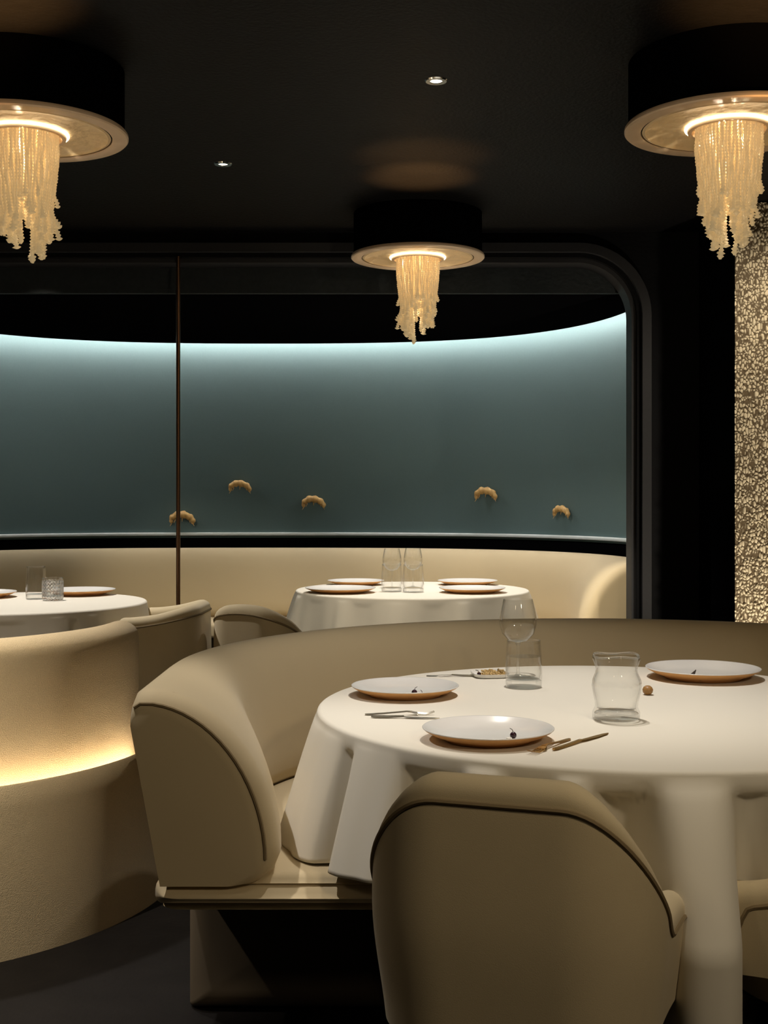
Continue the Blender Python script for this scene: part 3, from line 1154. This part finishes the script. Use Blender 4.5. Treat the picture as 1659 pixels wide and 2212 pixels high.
def make_tumbler(name, label, loc, r=0.048, h=0.125, group='glassware on the front table', material='glass', water=0.0):
    t = thing(name, label, 'glass', loc, 0, group)
    prof = [(r * 0.93, 0.0), (r * 1.0, 0.003), (r * 1.02, 0.018), (r * 1.03, h * 0.3), (r * 1.01, h * 0.6), (r * 0.95, h * 0.93), (r * 0.945, h - 0.001), (r * 0.935, h)]
    lathe('bowl', shell_prof(prof, 0.0028, 0.024), M[material], t, 48)
    lathe('base', [(0, 0.001), (r * 0.90, 0.001), (r * 0.97, 0.004), (r * 0.985, 0.020), (r * 0.90, 0.0225), (0, 0.0215)], M['cutglass'], t, 24)
    if water:
        lathe('water', [(0, 0.0245), (r * 0.93, 0.025), (r * 0.975, h * 0.3), (r * 0.965, water), (0, water)], M['water'], t, 40)
    return t


make_tumbler('tumbler', 'straight clear tumbler of water in front of the wine glass', (0.380, 3.40, TZ), 0.0485, 0.128, water=0.085)


def make_wine(label, loc, group='glassware on the front table', s=1.0):
    t = thing('wine_glass', label, 'glass', loc, 0, group)
    out = [(0.012, 0.100), (0.030, 0.108), (0.046, 0.125), (0.0535, 0.150), (0.053, 0.172), (0.048, 0.198), (0.0425, 0.222), (0.042, 0.2235)]
    out = [(r * s, z) for r, z in out]
    lathe('bowl', shell_prof(out, 0.0014, 0.104), M['glass'], t, 48)
    lathe('stem', [(0, 0.102), (0.010 * s, 0.101), (0.0045, 0.090), (0.0036, 0.05), (0.0045, 0.012), (0.010, 0.005), (0, 0.004)], M['cutglass'], t, 16)
    lathe('foot', [(0, 0.0005), (0.036, 0.0005), (0.037, 0.0015), (0.02, 0.004), (0.009, 0.006), (0, 0.006)], M['glass'], t, 40)
    return t


make_wine('clear wine glass behind the water tumbler', (0.386, 3.60, TZ))

jar = thing('wavy_jar', 'wavy clear glass jar with a folded rim on the front table', 'jar', (0.540, 2.905, TZ), 0, 'glassware on the front table')
v, f = [], []
prof = [(0.0, 0.0), (0.050, 0.0), (0.0545, 0.004), (0.0545, 0.018), (0.0490, 0.030), (0.0495, 0.042), (0.0545, 0.062), (0.0575, 0.080), (0.0555, 0.094), (0.0490, 0.109), (0.0470, 0.119), (0.0515, 0.133),
        (0.0545, 0.141), (0.0550, 0.146), (0.0535, 0.1495), (0.0505, 0.148), (0.0490, 0.140), (0.0445, 0.120), (0.0462, 0.109), (0.0525, 0.094), (0.0545, 0.080), (0.0515, 0.062), (0.0465, 0.042), (0.045, 0.027), (0.0, 0.022)]
v, f = lathe_data(prof, 64)
v = [(x * (1 + 0.018 * math.sin(5 * math.atan2(y, x) + 30 * z)), y * (1 + 0.018 * math.sin(5 * math.atan2(y, x) + 30 * z)), z + (0.0025 * math.sin(3 * math.atan2(y, x)) if z > 0.13 else 0)) for x, y, z in v]
obj('body', v, f, M['glass'], jar, sharp=80)
lathe('base', [(0, 0.0012), (0.046, 0.0012), (0.052, 0.005), (0.0515, 0.016), (0.045, 0.020), (0, 0.0195)], M['cutglass'], jar, 18)
pts = []
for k in range(48):
    a = 2 * PI * k / 48
    pts.append((0.0515 * math.cos(a), 0.0515 * math.sin(a), 0.1490 + 0.0025 * math.sin(3 * a)))
tube('rim', pts, 0.0026, M['cutglass'], jar, 8, True)

gf = 'glasses on the far table'
t = make_tumbler('tumbler', 'clear tumbler on the far table, left of the pair', (0.042, 6.80, FZ), 0.056, 0.150, gf)
dup(t, (0.158, 6.76, FZ), 0, 'clear tumbler on the far table, right of the pair')
wv = make_wine('wine glass on the far table behind the left tumbler', (0.045, 7.06, FZ), gf)
dup(wv, (0.165, 7.12, FZ), 0, 'wine glass on the far table behind the right tumbler')

gl_ = 'glasses on the left table'
make_tumbler('highball_glass', 'tall straight glass on the left table', (-1.600, 5.745, LZ), 0.045, 0.150, gl_)
cut = thing('cut_glass_tumbler', 'patterned cut glass tumbler on the left table, in front of the tall glass', 'glass', (-1.50, 5.66, LZ), 0, gl_)
v, f = [], []
N, rows = 40, 12
for j in range(rows + 1):
    z = 0.002 + 0.098 * j / rows
    for k in range(N):
        a = 2 * PI * (k + 0.5 * (j % 2)) / N
        rr = 0.046 + (0.0022 if (k + j) % 2 else -0.0012) * (1 if j < rows - 1 else 0)
        if j == 0:
            rr -= 0.006
        v.append((rr * math.cos(a), rr * math.sin(a), z))
f = grid_faces(rows + 1, N, False, True)
off = len(v)
for j in range(rows + 1):
    z = 0.100 - 0.08 * j / rows
    for k in range(N):
        a = 2 * PI * k / N
        v.append((0.042 * math.cos(a), 0.042 * math.sin(a), z))
f += grid_faces(rows + 1, N, False, True, off)
for k in range(N):
    f.append((rows * N + k, rows * N + (k + 1) % N, off + (k + 1) % N, off + k))
f.append(tuple(range(N)))
f.append(tuple(off + rows * N + k for k in range(N)))
obj('bowl', v, f, M['crystal'], cut, smooth=False)
lathe('rim', [(0.0405, 0.0995), (0.0405, 0.1025), (0.0435, 0.104), (0.0465, 0.1025), (0.0465, 0.0995)], M['glass'], cut, 40)

# ------------------------------------------------------------------ lumpy orange crescents on the teal wall


def wall_y(x):
    q = min(0.999, abs((x - AX) / WA))
    return AY + WB * (1 - q ** 2.7) ** (1 / 2.7)


def crescent(seed):
    rnd = random.Random(seed)
    v, f = [], []
    n, seg = 26, 12
    path, rad = [], []
    for k in range(n + 1):
        t = k / n
        a = R(200 - 220 * t)
        path.append((0.066 * math.cos(a), -0.030, 0.036 * math.sin(a) + 0.006 * math.sin(5 * t)))
        env = math.sin(PI * (0.06 + 0.88 * t)) ** 0.7
        rad.append(0.021 * env * (1.0 + 0.16 * math.sin(2 * PI * t * 6)) + 0.0015)
    v, f = tube_data(path, rad, seg)
    v = [tuple(Vector(p) + 0.003 * noise.noise_vector(Vector(p) * 90 + Vector((seed, 0, 0)))) for p in v]
    return v, f


orn = [(-1.392, 1.095, 'amber crescent shape on the teal wall behind the bronze pole', 1.12), (-0.995, 1.315, 'pale crescent shape on the teal wall, highest of the five', 1.0),
       (-0.485, 1.205, 'brownish crescent shape on the teal wall, upper left of the far table', 1.05), (0.695, 1.262, 'amber crescent shape on the teal wall, upper right of the far table', 1.05),
       (1.150, 1.150, 'small striped crescent shape on the teal wall, closest to the dark frame', 0.92)]
for i, (x, z, l_, s_) in enumerate(orn):
    y = wall_y(x)
    dy = (wall_y(x + 0.01) - wall_y(x - 0.01)) / 0.02
    t = thing('wall_crescent', l_, 'ornament', (x, y - 0.004, z), math.atan(dy), 'crescent shapes on the teal wall')
    t.scale = (s_, s_, s_)
    v, f = crescent(i + 1)
    obj('crescent_body', v, f, M['amber'], t, sharp=60)
    tube('mount', [(0, 0.004, 0.034), (0, -0.03, 0.034)], 0.006, M['bronze'], t, 8)
    for k in range(5):
        a = R(195 - 210 * (k + 0.5) / 5)
        p = Vector((0.062 * math.cos(a), -0.032, 0.030 * math.sin(a) - 0.012))
        tube('fringe_tip', [p, p + Vector((0.012 * math.cos(a), -0.004, -0.022))], [0.004, 0.001], M['amber'], t, 6)
